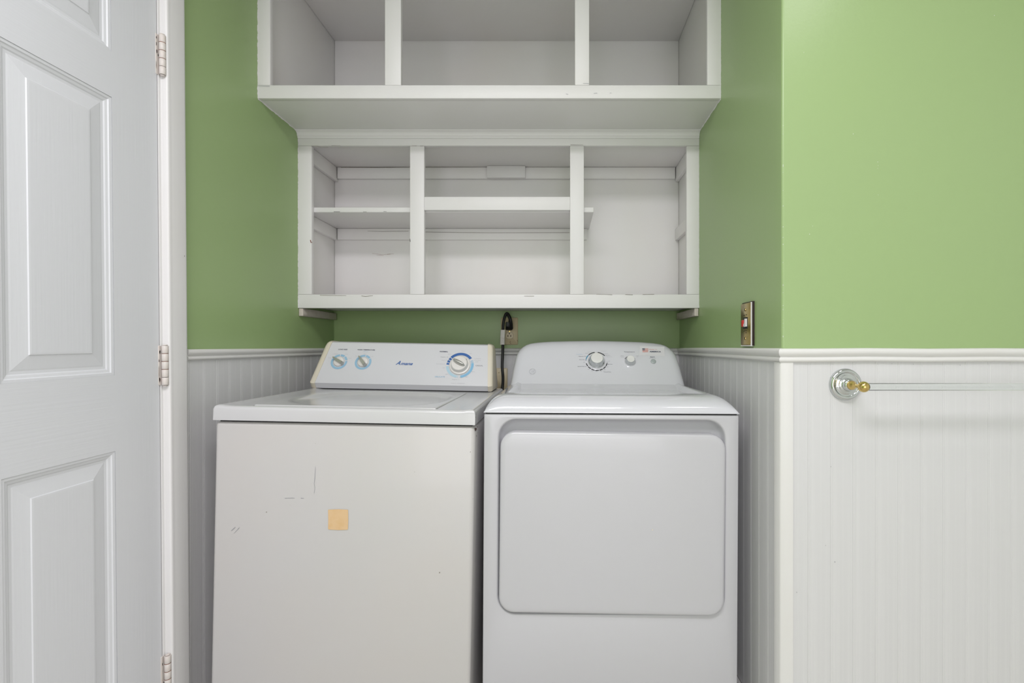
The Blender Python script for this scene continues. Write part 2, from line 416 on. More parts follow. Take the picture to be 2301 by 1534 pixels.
hinge(1.806, [(-.0020, .040, .0016, .004), (-.0022, .024, .0012, .006), (-.0010, .005, .0018, .005), (.003, -.002, .0012, .004), (-.003, -.03, .0006, .012)])
hinge(1.026, [(.0005, .034, .0022, .005), (-.0024, .012, .0012, .004), (-.0028, -.015, .0008, .018), (-.0012, -.036, .0020, .007)])
hinge(.238, [(.0, .03, .001, .004), (.004, -.02, .002, .006)])
bm = bmesh.new(); lathe(bm, Vector((0, -DW+.065, .93)), Vector((0, 1, 0)), Vector((0, 0, 1)), Vector((1, 0, 0)), [(.030, .0002), (.031, .004), (.026, .008), (.012, .012), (.010, .028), (.018, .036), (.026, .046), (.027, .056), (.021, .064), (.008, .067)], 32)
link('door_knob', bm, M['brass'], door, smooth=40, label='round brass door knob')
# casing and jamb
casing = empty('trim_8', (XL, 1.2585, 0), (TH, 0, 0)); casing['kind'] = 'structure'
cp = [(0, .0), (.014, .0), (.0165, .0012), (.018, .004), (.0172, .009), (.0178, .014), (.018, .055), (.0172, .060), (.015, .0625), (0, .0625)]
bm = prism([(a, b) for a, b in cp], 'z', 0, DZ+.06); link('side_casing', bm, M['casing'], casing, smooth=50)
bm = prism([(a, -(DW+.026)-b) for a, b in cp], 'z', 0, DZ+.06); link('side_casing', bm, M['casing'], casing, smooth=50)
link('head_casing', B((0, .018, -DW-.024, -.002, DZ-.012, DZ+.05), bev=.002), M['casing'], casing)
link('jamb', B((-.11, .0006, -.0075, .008, 0, DZ-.02), bev=.001, seg=1), M['casing'], casing)
link('jamb', B((-.11, .0006, -DW-.03, -DW-.0145, 0, DZ-.02), bev=.001, seg=1), M['casing'], casing)
link('door_stop', B((-.10, -.045, -.020, -.0078, 0, DZ-.02), bev=.001, seg=1), M['casing'], casing)
bm = bmesh.new()
for (y, z, a, b) in ((.052, 1.318, .0008, .002),):
    bm.faces.new([bm.verts.new((.0182, y+a*math.cos(q), z+b*math.sin(q))) for q in [2*PI*i/8 for i in range(8)]])
o = link('nail_mark', bm, M['crack'], casing); o['kind'] = 'stuff'

# ------------------------------------------------------------------ cabinets
def worn(parent, face, lines, m=None, name='paint_chip', wd=.0011):
    bm = bmesh.new()
    for ln in lines: stroke(bm, face, ln, wd)
    o = link(name, bm, m or M['crack'], parent); o['kind'] = 'stuff'; return o
YU, YL = 1.641, 1.896
c = tag(empty('storage_cabinet', ((XL+XR)/2, YU, 1.909)), 'large white open wooden cabinet reaching the ceiling, above the shallower one', 'cabinet', 'painted alcove cabinets')
ox, oy, oz = c.location
def cb(name, m, x0, x1, y0, y1, z0, z1, root, bev=.0012, label=None):
    l = root.location
    return link(name, B((x0-l.x, x1-l.x, y0-l.y, y1-l.y, z0-l.z, z1-l.z), bev=bev, seg=2), m, root, smooth=50, label=label)
E = .0008
FT = .019
ZU0 = 1.909; ZU1 = 1.953
cb('rail', M['cabinet'], XL+E, XR-E, YU, YU+FT, ZU0, ZU1, c)
cb('rail', M['cabinet'], XL+E, XR-E, YU, YU+FT, 2.385, H-.001, c)
for x0, x1 in ((XL+E, -.963), (-.579, -.5255), (.0565, .104), (.499, XR-E)):
    cb('stile', M['cabinet'], x0, x1, YU, YU+FT, ZU1+.0004, 2.385, c)
cb('bottom_panel', M['cabinet'], XL+E, XR-E, YU+FT, YB-E, ZU0, ZU0+.018, c)
cb('back_panel', M['cabinet_in_lit'], XL+.006, XR-.006, YB-.006, YB-E, ZU0+.018, H-.001, c)
cb('side_panel', M['cabinet_in_lit'], XL+E, XL+.0055, YU+FT, YB-E, ZU0+.018, H-.001, c)
cb('side_panel', M['cabinet_in_lit'], XR-.0055, XR-E, YU+FT, YB-E, ZU0+.018, H-.001, c)
cb('top_panel', M['cabinet_in_lit'], XL+.006, XR-.006, YU+FT, YB-.006, H-.006, H-.001, c)
# inside-corner caulk
def cub(name, bm, m, root, smooth=None, label=None):
    bmesh.ops.translate(bm, verts=bm.verts, vec=-root.location)
    return link(name, bm, m, root, smooth, label)
cub('caulk_bead', wavy(XL+.0002, YU+.001, ZU0, H-.01, 'y', .0008, .0040, .0012, 110), M['cabinet'], c)
cub('caulk_bead', wavy(XR-.0002, YU+.001, ZU0, H-.01, 'y', .0004, .0026, .0012, 110, sgn=-1), M['cabinet'], c)

for sx, xx in ((1, XL+.0002), (-1, XR-.0002)):
    bm = bmesh.new(); loops = []
    for k in range(26):
        y = YU+.002+(YL-YU)*k/25; h_ = random.uniform(.0010, .0045)
        loops.append([(xx, y, ZU0+.001), (xx+.0015*sx, y, ZU0+.001), (xx+.0012*sx, y, ZU0-h_*.8), (xx, y, ZU0-h_)])
    loft(bm, loops); link('caulk_bead', bm, M['cabinet'], wall_left if sx > 0 else wall_alcove)
lc = tag(empty('storage_cabinet', ((XL+XR)/2, YL, 1.228)), 'shallow white open wooden cabinet just above the washer and dryer', 'cabinet', 'painted alcove cabinets')
Z0, Z1, Z2, Z3 = 1.228, 1.2805, 1.855, 1.8895
cb('rail', M['cabinet'], XL+E, XR-E, YL, YL+FT, Z0, Z1, lc)
cb('rail', M['cabinet'], XL+E, XR-E, YL, YL+FT, Z2, 1.908, lc)
for x0, x1 in ((XL+E, -.952), (-.572, -.517), (.0464, .0997), (.4967, XR-E)):
    cb('stile', M['cabinet'], x0, x1, YL-.0005, YL+FT, Z1+.0004, Z2-.0008, lc)
cb('middle_rail', M['cabinet'], -.5168, .0462, YL, YL+FT, 1.6062, 1.6575, lc)
cb('bottom_panel', M['cabinet_in_lit'], XL+E, XR-E, YL+FT, YB-E, Z0+.0105, Z1-.001, lc)
cb('top_panel', M['cabinet_in_lit'], XL+.006, XR-.006, YL+FT, YB-.006, 1.875, 1.893, lc)
cb('back_panel', M['cabinet_in_lit'], XL+.006, XR-.006, YB-.006, YB-E, Z1, 1.875, lc)
cb('side_panel', M['cabinet_in_lit'], XL+E, XL+.0055, YL+FT, YB-E, Z1, 1.875, lc)
cb('side_panel', M['cabinet_in_lit'], XR-.0055, XR-E, YL+FT, YB-E, Z1, 1.875, lc)
cb('shelf', M['cabinet'], XL+.006, .139, YL+FT+.0005, YB-.008, 1.603, 1.6225, lc, bev=.002)
yb = YB-.0065
cb('cleat', M['cabinet_in_lit'], XL+.025, XR-.025, yb-.016, yb, 1.8245, 1.8742, lc)
cb('cleat', M['cabinet_in_lit'], XL+.025, .128, yb-.016, yb, 1.5535, 1.6025, lc)
cb('cleat', M['cabinet_in_lit'], XL+.0058, XL+.022, YL+FT+.004, yb, 1.8145, 1.8742, lc)
cb('cleat', M['cabinet_in_lit'], XR-.022, XR-.0058, YL+.07, yb, 1.8145, 1.8742, lc)
cb('cleat', M['cabinet_in_lit'], XL+.0058, XL+.022, YL+FT+.004, yb, 1.553, 1.6025, lc)
cb('cleat', M['cabinet_in_lit'], XR-.022, XR-.0058, YL+.06, yb, 1.553, 1.6025, lc)
cb('block', M['cabinet'], -.3135, -.1445, yb-.034, yb-.0165, 1.822, 1.8745, lc)
for k, (x0, x1) in enumerate(((XL+E, XL+.017), (XR-.017, XR-E))):
    bm = B((x0, x1, YL+.004, YB-.012, 1.198, 1.2275), bev=.002, seg=2)
    for v in bm.verts: v.co += Vector((random.uniform(-1, 1), 0, random.uniform(-1, 1)))*.0012
    cub('cleat', bm, M['raw'], lc, 60, 'rough unpainted wooden cleat under the cabinet')
# moulding where the two cabinets meet
mp = [(0, 1.882), (-.004, 1.882), (-.0065, 1.8845), (-.0065, 1.888), (-.009, 1.8895), (-.0095, 1.894), (-.012, 1.899), (-.017, 1.903), (-.023, 1.9045), (-.023, 1.9086), (0, 1.9086)]
bm = bmesh.new(); loft(bm, [[(x, YL+a, z) for a, z in mp] for x in (XL+E, XR-E)])
cub('cove_moulding', bm, M['cabinet'], lc, 45)
cub('caulk_bead', wavy(XL+.0002, YL+.001, Z0, 1.885, 'y', .0008, .0038, .0012, 110), M['cabinet'], lc)
cub('caulk_bead', wavy(XR-.0002, YL+.001, Z0, 1.885, 'y', .0006, .0034, .0012, 110, sgn=-1), M['cabinet'], lc)
fl = Face(lc, (0, -.0012, 0), (1, 0, 0), (0, 0, 1))
worn(lc, fl, [[(699, 328), (712, 328), (722, 331), (738, 331)], [(745, 327), (765, 327)], [(925, 327.6), (936, 327.6)], [(944, 328), (952, 327.6)],
              [(1282, 325.5), (1294, 325.6), (1310, 325.6)], [(719, 663), (778, 664)], [(812, 664.5), (821, 665.5), (838, 664)], [(1178, 665), (1200, 665)], [(1340, 661), (1362, 661.5), (1376, 662)], [(1405, 661.5), (1422, 662)], [(1444, 661.5), (1470, 661)]])
worn(lc, fl, [[(750, 475.7), (764, 475.8)], [(816, 476), (824, 476)], [(862, 475), (869, 475.6)], [(921, 536), (922, 543)]], M['chip'], 'paint_chip', .0016)
worn(lc, fl, [[(697.5, 539), (699, 545), (702, 544)]], M['rust'], 'paint_chip', .003)
fb = Face(lc, (0, yb-.001-YL, 0), (1, 0, 0), (0, 0, 1))
worn(lc, fb, [[(836, 569), (858, 572), (878, 571)], [(846, 573), (862, 574)], [(870, 571), (885, 570)]], M['rust'], 'scratch', .0006)
fbc = Face(lc, (0, yb-.0165-YL, 0), (1, 0, 0), (0, 0, 1))
worn(lc, fbc, [[(766, 376.3), (850, 376.5), (920, 376)], [(954, 376), (1020, 375.5), (1091, 375)], [(1182, 374.5), (1280, 374)], [(1313, 373.5), (1400, 373.5), (1500, 371.5)],
               [(826, 519), (860, 520), (918, 519)], [(956, 521), (1100, 523), (1280, 522.5)]], M['crack'], 'joint_crack', .0014)
fu = Face(c, (0, -.0008, 0), (1, 0, 0), (0, 0, 1))
worn(c, fu, [[(1272, 211), (1277, 212)], [(1334, 210), (1342, 209)], [(1370, 209), (1374, 209)], [(1310, 187.5), (1324, 187.6)], [(580, 193.4), (606, 193.8)]], M['palegrey'], 'paint_chip', .0012)
marks(lc, fb, [(905, 402, .9), (1440, 458, .8), (1125, 603, .6)], M['crack'])

# ------------------------------------------------------------------ top-loading washer
ws = tag(empty('washing_machine', (-.578, 1.287, .0072), (0, R(1.15), 0)), 'older white top-loading washer with cream console ends and tan sticker residue', 'washing machine')
HW = .343
body = link('cabinet_body', B((-HW+.001, HW-.001, .004, .655, .028, .8690), bev=.011, seg=4), M['washer'], ws, smooth=40)
link('gap_strip', B((-HW+.010, HW-.010, .012, .65, .866, .8760)), M['dark'], ws)
xs = spread(-HW, HW, 40, (-HW, -HW+.014, 7), (HW-.014, HW, 7), (-.2525, -.2475, 2), (.2325, .2375, 2))
LX0, LX1, LY0, LY1 = -.250, .235, .020, .455
xs = spread(-HW, HW, 40, (-HW, -HW+.014, 7), (HW-.014, HW, 7), (LX0-.003, LX0, 2), (LX1, LX1+.003, 2))
ys = spread(-.002, .655, 40, (-.002, .012, 7), (LY0-.003, LY0, 2), (LY1, LY1+.003, 2))
def rnd(d, r): return 0 if d >= r else r-math.sqrt(max(0, r*r-(r-d)**2))
def deck(x, y):
    z = .9135
    z -= rnd(min(HW-abs(x), y+.002), .011)
    e = min(HW-abs(x), .655-y)
    if e > .02: z -= .0025*sst((e-.02)/.02)
    if LX0-.002 < x < LX1+.002 and LY0-.002 < y < LY1+.002: z -= .016
    return z
link('top_deck', hfield(xs, ys, deck, .8735), M['washer_top'], ws, smooth=50)
xs = spread(LX0, LX1, 56, (LX0, LX0+.006, 4), (LX1-.006, LX1, 4)); ys = spread(LY0, LY1, 50, (LY0, LY0+.006, 4), (LY1-.006, LY1, 4))
def lid(x, y):
    z = .9135 - rnd(min(x-LX0, LX1-x, y-LY0, LY1-y), .004)
    q = (abs((x+.0075)/.222))**3.0+(abs((y-.243)/.196))**2.4
    z -= .010*sst((1.08-q)/.28)
    return z
lidob = link('lid', hfield(xs, ys, lid, .899), M['washer_top'], ws, smooth=50)
wf = Face(ws, (0, -.0023, 0), (1, 0, 0), (0, 0, 1))
# console
CPf = [(.513, .9145), (.500, .9340), (.571, 1.073), (.577, 1.082), (.588, 1.086), (.640, 1.084), (.652, 1.075), (.655, .9145)]
def hwz(z, sd):
    t = max(0, (z-.925)/.155)
    return .348-.0255*t**1.6 if sd < 0 else .3215-.0135*t**1.4
def conbm(side, grow, xin, taper=0.0):
    bm = bmesh.new(); cyc, czc = .60, .99
    def loop(f, g, inset=0):
        out = []
        for (y, z) in CPf:
            d = Vector((y-cyc, z-czc)); dn = d.normalized(); y2, z2 = y+dn.x*(g-inset), z+dn.y*(g-inset)
            z2 = max(z2, .9135); out.append((f(z2), y2, z2))
        return out
    if side == 0: loft(bm, [loop(lambda z: -(hwz(z, -1)-.016), 0), loop(lambda z: hwz(z, 1)-.013, 0)])
    else:
        rb = .013; lo = [loop(lambda z: side*(hwz(z, side)-(.021 if side < 0 else .018)), grow)]
        for t_ in (0, 22, 45, 67, 90):
            q = R(t_); lo.append(loop(lambda z: side*(hwz(z, side)-rb+rb*math.sin(q)), grow, rb*(1-math.cos(q))))
        loft(bm, lo)
    return bm
con = link('control_panel', conbm(0, 0, 0), M['console'], ws, smooth=24)
link('end_cap', conbm(-1, .0025, 0), M['cap'], ws, smooth=30, label='aged cream plastic end cap')
link('end_cap', conbm(1, .0025, 0), M['cap'], ws, smooth=30, label='aged cream plastic end cap')
link('gap_strip', B((-.315, .315, .520, .64, .8985, .9160)), M['dark'], ws)
cf = Face(ws, (0, .500, .934), (1, 0, 0), (0, .071, .139))
def ringset(px, py, r0, r1, segs, m, name='dial_ring', e=1.0):
    ca, cb_ = cf.at(px, py); bm = bmesh.new()
    for a0, a1 in segs: arc(bm, cf, ca, cb_, r0, r1, a0, a1, e=e)
    return link(name, bm, m, con)
def small_knob(px, py, ang):
    ca, cb_ = cf.at(px, py); o = cf.P(ca, cb_)
    bm = bmesh.new(); lathe(bm, o, cf.u, cf.v, cf.n, [(.0195, .0005), (.0195, .004), (.0175, .0065), (.0150, .0075), (.006, .008)], 40)
    k = link('knob', bm, M['knob'], ws, smooth=40)
    d = cf.u*math.cos(R(ang))+cf.v*math.sin(R(ang)); s = cf.n.cross(d)
    bm = bmesh.new()
    def lp(h, l0, l1, wd): return [o+cf.n*h+d*a+s*b for a, b in ((l1, -wd*.55), (l1+.003, 0), (l1, wd*.55), (0, wd), (-l0, wd*1.05), (-l0-.002, 0), (-l0, -wd*1.05), (0, -wd))]
    loft(bm, [lp(.007, .021, .022, .0062), lp(.016, .020, .022, .0050), lp(.020, .017, .020, .0040)])
    link('grip', bm, M['silver'], k, smooth=35, label='silver grip bar')
for (px, segs, ang) in ((762, [(-262, 8), (16, 44), (52, 88), (96, 97)], 150), (816, [(-232, 32), (40, 78), (86, 118)], 130)):
    pc = (px, 812.5 if px < 800 else 813.5)
    ringset(*pc, .0225, .0305, [(-215, 8), (15, 48), (55, 88), (95, 142)] if px < 800 else [(-228, 32), (39, 76), (83, 126)], M['ltblue'])
    small_knob(*pc, ang)
T = (1033.5, 820.5)
ringset(*T, .0415, .0515, [(36, 139)], M['dkblue']); ringset(*T, .0405, .0505, [(142, 153), (156, 166), (169, 178)], M['dkblue'])
ringset(*T, .0415, .0510, [(-82, 12), (15, 18), (22, 25)], M['midblue']); ringset(*T, .0415, .0510, [(-174, -99), (-96, -93)], M['paleblue'])
ca, cb_ = cf.at(*T); o = cf.P(ca, cb_)
bm = bmesh.new(); lathe(bm, o, cf.u, cf.v, cf.n, [(.039, .0005), (.0385, .004), (.0365, .006), (.0325, .0065), (.0300, .013), (.0290, .020), (.027, .022), (.01, .0225)], 48)
k = link('knob', bm, M['knob'], ws, smooth=35)
d = cf.u*math.cos(R(152))+cf.v*math.sin(R(152)); s = cf.n.cross(d); bm = bmesh.new()
def lp(h, L_, wd): return [o+cf.n*h+d*(L_*math.cos(q))+s*(wd*math.sin(q)) for q in [2*PI*i/20 for i in range(20)]]
loft(bm, [lp(.0220, .0255, .0085), lp(.030, .0245, .0068), lp(.036, .021, .0045), lp(.037, .018, .003)])
link('grip', bm, M['silver'], k, smooth=40, label='silver grip bar')
bm = bmesh.new(); arc(bm, cf, cf.at(1049, 809)[0], cf.at(1049, 809)[1], 0, .0016, 0, 360, h=.0075); link('pointer_mark', bm, M['black'], k)
text(cf, 'LOAD SIZE', 770.5, 785, .0042, M['ink'], con, .034, bold=.00012)
text(cf, 'WASH TEMPERATURE', 823, 786, .0042, M['ink'], con, .066, bold=.00012)
text(cf, 'PRESOAK', 822, 790, .0020, M['ltblue'], con, .018)
text(cf, 'Small', 741, 804, .0022, M['palegrey'], con, .011); text(cf, 'Medium', 755, 795, .0022, M['palegrey'], con, .015)
text(cf, 'Large', 779, 795.5, .0022, M['palegrey'], con, .011); text(cf, 'Super', 787, 805, .0022, M['palegrey'], con, .012)
text(cf, 'Hot', 801, 800, .0022, M['palegrey'], con, .008); text(cf, 'Warm', 820, 795, .0022, M['palegrey'], con, .011); text(cf, 'Cold', 836, 800.5, .0022, M['palegrey'], con, .009)
text(cf, 'A', 894.5, 815.5, .0155, M['dkblue'], con, .017, shear=.55, bold=.0005)
text(cf, 'mana', 913, 817, .0115, M['dkblue'], con, .046, shear=.50, bold=.00035)
text(cf, 'NORMAL', 997.5, 790, .0046, M['ink'], con, .031, bold=.0002)
text(cf, 'CASUAL', 1077, 821.5, .0046, M['greyink'], con, .028, bold=.0001)
text(cf, 'DELICATE', 988.5, 846.5, .0050, M['midblue'], con, .036)
for s_, px, py, wd in (('Light 6', 1010, 795.5, .013), ('Regular 10', 998.5, 802, .027), ('Heavy 14', 999.5, 809.5, .022), ('Extra Heavy 18', 990, 817.5, .031), ('Off', 997, 826.5, .009),
                       ('Spin', 1004, 840.5, .010), ('Rinse', 1040.5, 788.5, .012), ('Spin', 1058, 794, .009), ('10 Regular', 1073, 805.5, .026), ('6 Light', 1073, 809.5, .022), ('Off', 1071, 813, .010),
                       ('Rinse', 1063.5, 835, .012), ('Spin', 1049, 846.5, .009), ('Off', 1034, 847.5, .007), ('Regular 6', 1024, 852.5, .026), ('Fabric Softener', 1029, 861, .050)):
    text(cf, s_, px, py, .0026, M['greyink'] if 'Reg' in s_ and px < 1010 else M['palegrey'], con, wd)
# front marks
bm = bmesh.new()
q = [(738, 1144.5), (760, 1143.6), (781, 1144.5), (782.5, 1146), (782.8, 1167), (782, 1188), (780.5, 1189.8), (760, 1190.4), (739, 1189.2), (737.4, 1187.5), (737.8, 1166), (737.4, 1146)]
wfb = Face(ws, (0, .0036, 0), (1, 0, 0), (0, 0, 1))
flat_px(bm, wfb, q); link('adhesive_patch', bm, M['residue'], ws, label='square tan patch of sticker residue')
worn(ws, wfb, [[(709, 1048), (707.5, 1075), (706, 1086), (708, 1096), (706, 1108)], [(640, 1119), (656, 1118.6), (662, 1119)], [(676, 1119), (683, 1119)],
               [(520, 1192), (529, 1184)], [(526, 1198), (538, 1185)]], M['greyink'], 'scratch', .0009)
marks(ws, wfb, [(599, 1150, 1.1), (988, 1286, 1.2), (1057, 1015, 1.0), (652, 1134, .5), (932, 1060, .6), (1063, 1120, .7), (709, 996, .5)], M['crack'], 'dent_mark')
bm = bmesh.new()
flat_px(bm, wfb, [(1066.5, 961.5), (1069, 960.2), (1071.5, 961), (1072, 963.5), (1070.5, 966), (1068.5, 968), (1067.3, 965.5)], .0028)
worn_side = Face(None, (0, 0, 0), (0, 1, 0), (0, 0, 1))
for (y, z, a, b) in ((.010, .900, .002, .0016), (.009, .893, .002, .0022), (.013, .860, .005, .006), (.02, .858, .004, .003), (.04, .862, .006, .0015), (.03, .84, .003, .002), (.05, .845, .002, .0015)):
    x = HW+.0003 if z > .878 else HW-.0004
    bm.faces.new([bm.verts.new((x, y+a*math.cos(t_)*random.uniform(.6, 1.2), z+b*math.sin(t_)*random.uniform(.6, 1.2))) for t_ in [2*PI*i/9 for i in range(9)]])
o = link('paint_chip', bm, M['chip'], ws, label='dark rusted chip at the corner'); o['kind'] = 'stuff'
bm = bmesh.new()
x, y = -.135, .47
bm.faces.new([bm.verts.new((x+.0022*math.cos(t_), y+.0022*math.sin(t_), .9118)) for t_ in [2*PI*i/9 for i in range(9)]])
link('deck_spot', bm, M['chip'], ws)
for sx in (-1, 1):
    for yy in (.06, .60):
        bm = bmesh.new(); lathe(bm, Vector((sx*.29, yy, 0)), Vector((1, 0, 0)), Vector((0, 1, 0)), Vector((0, 0, 1)), [(.016, -.0015 if sx > 0 else -.0125), (.018, .004), (.018, .016), (.008, .018), (.008, .03)], 20)
        link('foot', bm, M['rubber'], ws, smooth=40)

# ------------------------------------------------------------------ front-loading dryer
dr = tag(empty('clothes_dryer', (.1385, 1.32, .0022), (0, R(.33), 0)), 'newer glossy white dryer with chrome knobs and a large square front door', 'dryer')
bm = bmesh.new()
RX0, RX1, RZ0, RZ1, RRd = -.3035, .3065, .357, .8805, .048
def L3(pts, y): return [(x, y, z) for x, z in pts]
NB = 8
loops = [L3(rr(-HW, HW, .03, .8945, .003, NB), .66), L3(rr(-HW, HW, .03, .8945, .003, NB), .004), L3(rr(-HW+.0012, HW-.0012, .0312, .8933, .003, NB), .0012), L3(rr(-HW+.004, HW-.004, .034, .8905, .003, NB), 0)]
for ins, y in ((-.004, 0), (-.0015, .0008), (0, .0030), (.0015, .008), (.003, .017), (.007, .024), (.014, .029), (.030, .031)):
    loops.append(L3(rr(RX0+ins, RX1-ins, RZ0+ins, RZ1-ins, RRd-ins*.6, NB), y))
loft(bm, loops)
link('cabinet_body', bm, M['dryer'], dr, smooth=38)
link('gap_strip', B((-HW+.004, HW-.004, .005, .60, .893, .9000)), M['dark'], dr)
bm = bmesh.new()
DX0, DX1, DZ0, DZ1 = -.2985, .3045, .3615, .8455
loops = [L3(rr(DX0+.002, DX1-.002, DZ0+.002, DZ1-.002, .040, NB), .0300), L3(rr(DX0, DX1, DZ0, DZ1, .040, NB), .022), L3(rr(DX0, DX1, DZ0, DZ1, .040, NB), -.004),
         L3(rr(DX0+.0008, DX1-.0008, DZ0+.0008, DZ1-.0008, .040, NB), -.0068), L3(rr(DX0+.003, DX1-.003, DZ0+.003, DZ1-.003, .038, NB), -.0092), L3(rr(DX0+.007, DX1-.007, DZ0+.007, DZ1-.007, .036, NB), -.0103),
         L3(rr(DX0+.016, DX1-.016, DZ0+.016, DZ1-.016, .030, NB), -.0108)]
loft(bm, loops)
# the door hangs a hair out of square
for v in bm.verts: v.co.z += -(v.co.x)*.0095*(1.0 if v.co.z > .6 else 1.25); v.co.x += (v.co.z-.6)*.004
dd = link('door', bm, M['dryer'], dr, smooth=38)
# top
xs = spread(-HW, HW, 60, (-HW, -HW+.05, 14), (HW-.05, HW, 14), (-.30, -.262, 8), (.262, .30, 8)); ys = spread(-.004, .64, 60, (-.004, .10, 26), (.10, .135, 8))
def dtop(x, y):
    sf = math.sqrt(max(0, 1-(1-min(1, (y+.004)/.088))**2)); ss = math.sqrt(max(0, 1-(1-min(1, (HW-abs(x))/.058))**2))
    z = .9000+.0425*(sf*ss)
    z -= .017*sst((y-.102)/.022)*sst((.292-abs(x))/.020)
    z += .020*sst((y-.385)/.075)*sst((.300-abs(x))/.030)
    return z
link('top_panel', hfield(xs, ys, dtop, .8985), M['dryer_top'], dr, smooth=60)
# console: arched back panel leaning away
OUT = [(.322, .905), (.3155, .945), (.309, 1.0), (.303, 1.035), (.298, 1.050), (.290, 1.063), (.279, 1.074), (.265, 1.0825), (.248, 1.088), (.22, 1.0918), (.17, 1.0955), (.10, 1.0975), (.05, 1.0985)]
OUT = [(x*1.0, z) for x, z in OUT]+[(0, 1.099)]+[(-x, z) for x, z in OUT[::-1]]
YB0, YS = .437, .66
def yf(z): return YB0+(z-.935)*YS
def inset(pts, s_):
    out = []
    for i, p in enumerate(pts):
        a = Vector(pts[max(0, i-1)]); b = Vector(pts[min(len(pts)-1, i+1)]); t_ = (b-a).normalized(); n_ = Vector((-t_.y, t_.x))
        q = Vector(p)+n_*s_
        if i in (0, len(pts)-1): q.y = p[1]
        out.append((q.x, q.y))
    return out
bm = bmesh.new(); rb = .030; loops = [[(x*.985, .66, z) for x, z in OUT]]
for t_ in (0, 18, 36, 54, 72, 90):
    q = R(t_); loops.append([(x, yf(z)+rb*(1-math.sin(q)), z) for x, z in inset(OUT, rb*(1-math.cos(q)))])
loops.append([(x, yf(z), z) for x, z in inset(OUT, rb+.012)])
loft(bm, loops)
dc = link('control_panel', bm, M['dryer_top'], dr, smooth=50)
df = Face(dr, (0, YB0, .935), (1, 0, 0), (0, YS, 1))
def ring2(px, py, r0, r1, segs, m, e=1.0):
    ca, cb_ = df.at(px, py); bm = bmesh.new()
    for a0, a1 in segs: arc(bm, df, ca, cb_, r0, r1, a0, a1, e=e)
    return link('dial_ring', bm, m, dc)
K1 = (1340.5, 811.5); K2 = (1416, 812)
step = 22.5
ring2(*K1, .0375, .0410, [(-168+k*step+2.0, -168+(k+1)*step-2.0) for k in range(7)], M['black'])
ring2(*K1, .0375, .0410, [(-8, -4)], M['greyink']); ring2(*K1, .0375, .0410, [(172, 176)], M['greyink'])
ring2(*K1, .0375, .0410, [(38, 82), (98, 138)], M['black'])
ring2(*K1, .0375, .0410, [(140, 166), (168, 171)], mat('teal_print', (.04, .24, .38), .4))
ring2(*K2, .0210, .0228, [(30, 82), (92, 150)], M['black'])
def chrome_knob(px, py, r0, r1, h):
    ca, cb_ = df.at(px, py); o = df.P(ca, cb_)
    bm = bmesh.new(); lathe(bm, o, df.u, df.v, df.n, [(r0, .0006), (r0, .003), (r0*.97, .0045), (r0*.93, .006), (r0*.88, h*.6), (r1*1.04, h-.002), (r1, h)], 48)
    k_ = link('knob', bm, M['chrome'], dr, smooth=30)
    bm = bmesh.new(); lathe(bm, o, df.u, df.v, df.n, [(r1*.97, h-.0005), (r1*.96, h+.0008), (r1*.90, h+.0012), (r1*.2, h+.0002)], 48)
    link('knob_cap', bm, M['cap_white'], k_, smooth=30, label='matte off-white knob face')
    bm = bmesh.new(); lathe(bm, o, df.u, df.v, df.n, [(r0*1.09, .0002), (r0*1.09, .0012), (r0*1.0, .0016)], 48)
    link('collar', bm, M['dryer'], k_, smooth=30)
chrome_knob(*K1, .0300, .0225, .024); chrome_knob(*K2, .0190, .0145, .019)
ca, cb_ = df.at(1468, 812); bm = bmesh.new(); lathe(bm, df.P(ca, cb_), df.u, df.v, df.n, [(.0098, .0004), (.0098, .0018), (.0085, .0028), (.003, .0030)], 32)
link('start_button', bm, M['button'], dr, smooth=40, label='round grey push button')
text(df, 'Temperature', 1414, 790.5, .0042, M['ink'], dc, .040)
text(df, 'Start', 1466, 802, .0038, M['ink'], dc, .017, bold=.0001); text(df, 'Push & Hold', 1466, 805, .0022, M['greyink'], dc, .024)
for s_, px, py, wd, m_ in (('Cottons', 1302, 796, .023, 'ltblue'), ('Less Dry', 1321, 793.5, .019, 'greyink'), ('Easy Care', 1325.5, 790.3, .018, 'palegrey'), ('Optimum Dry', 1309, 800.5, .030, 'ink'), ('More Dry', 1308, 808.2, .021, 'ink'),
                           ('Off', 1312.5, 813.8, .006, 'greyink'), ('Quick Fluff 10', 1307.5, 823, .032, 'ink'), ('Wrinkle Care', 1356, 788.5, .020, 'palegrey'), ('More Dry', 1360, 794.5, .020, 'greyink'), ('Less Dry', 1365, 798.3, .019, 'greyink'), ('Delicates', 1369, 801.5, .020, 'palegrey'),
                           ('Off', 1368.5, 811.5, .006, 'greyink'), ('80 Min', 1371, 818.5, .017, 'ink'), ('70', 1365, 824.6, .006, 'greyink'), ('60', 1358.5, 830.5, .006, 'greyink'), ('Timed Dry', 1364.5, 835.5, .028, 'ink'),
                           ('50', 1350, 833.5, .006, 'greyink'), ('40', 1340, 834.2, .006, 'greyink'), ('30', 1330.5, 833, .006, 'greyink'), ('20', 1322.5, 829.5, .006, 'greyink'), ('Anti-', 1398.5, 799.5, .014, 'greyink'), ('Bacterial', 1399, 802.3, .012, 'palegrey'), ('High', 1432, 799.5, .009, 'greyink'), ('Heat', 1432, 802.3, .006, 'palegrey')):
    text(df, s_, px, py, .0027, M[m_], dc, wd)
# round grey emblem
ca, cb_ = df.at(1196.5, 834.5); bm = bmesh.new()
arc(bm, df, ca, cb_, .0108, .0122, 0, 360)
for a0 in (20, 110, 200, 290): arc(bm, df, ca+.0068*math.cos(R(a0+25)), cb_+.0068*math.sin(R(a0+25)), .0030, .0037, a0-60, a0+110)
link('emblem', bm, M['palegrey'], dc, label='grey round emblem')
text(df, 'GE', 1196.5, 834.5, .0085, M['palegrey'], dc, .0115, shear=.35)
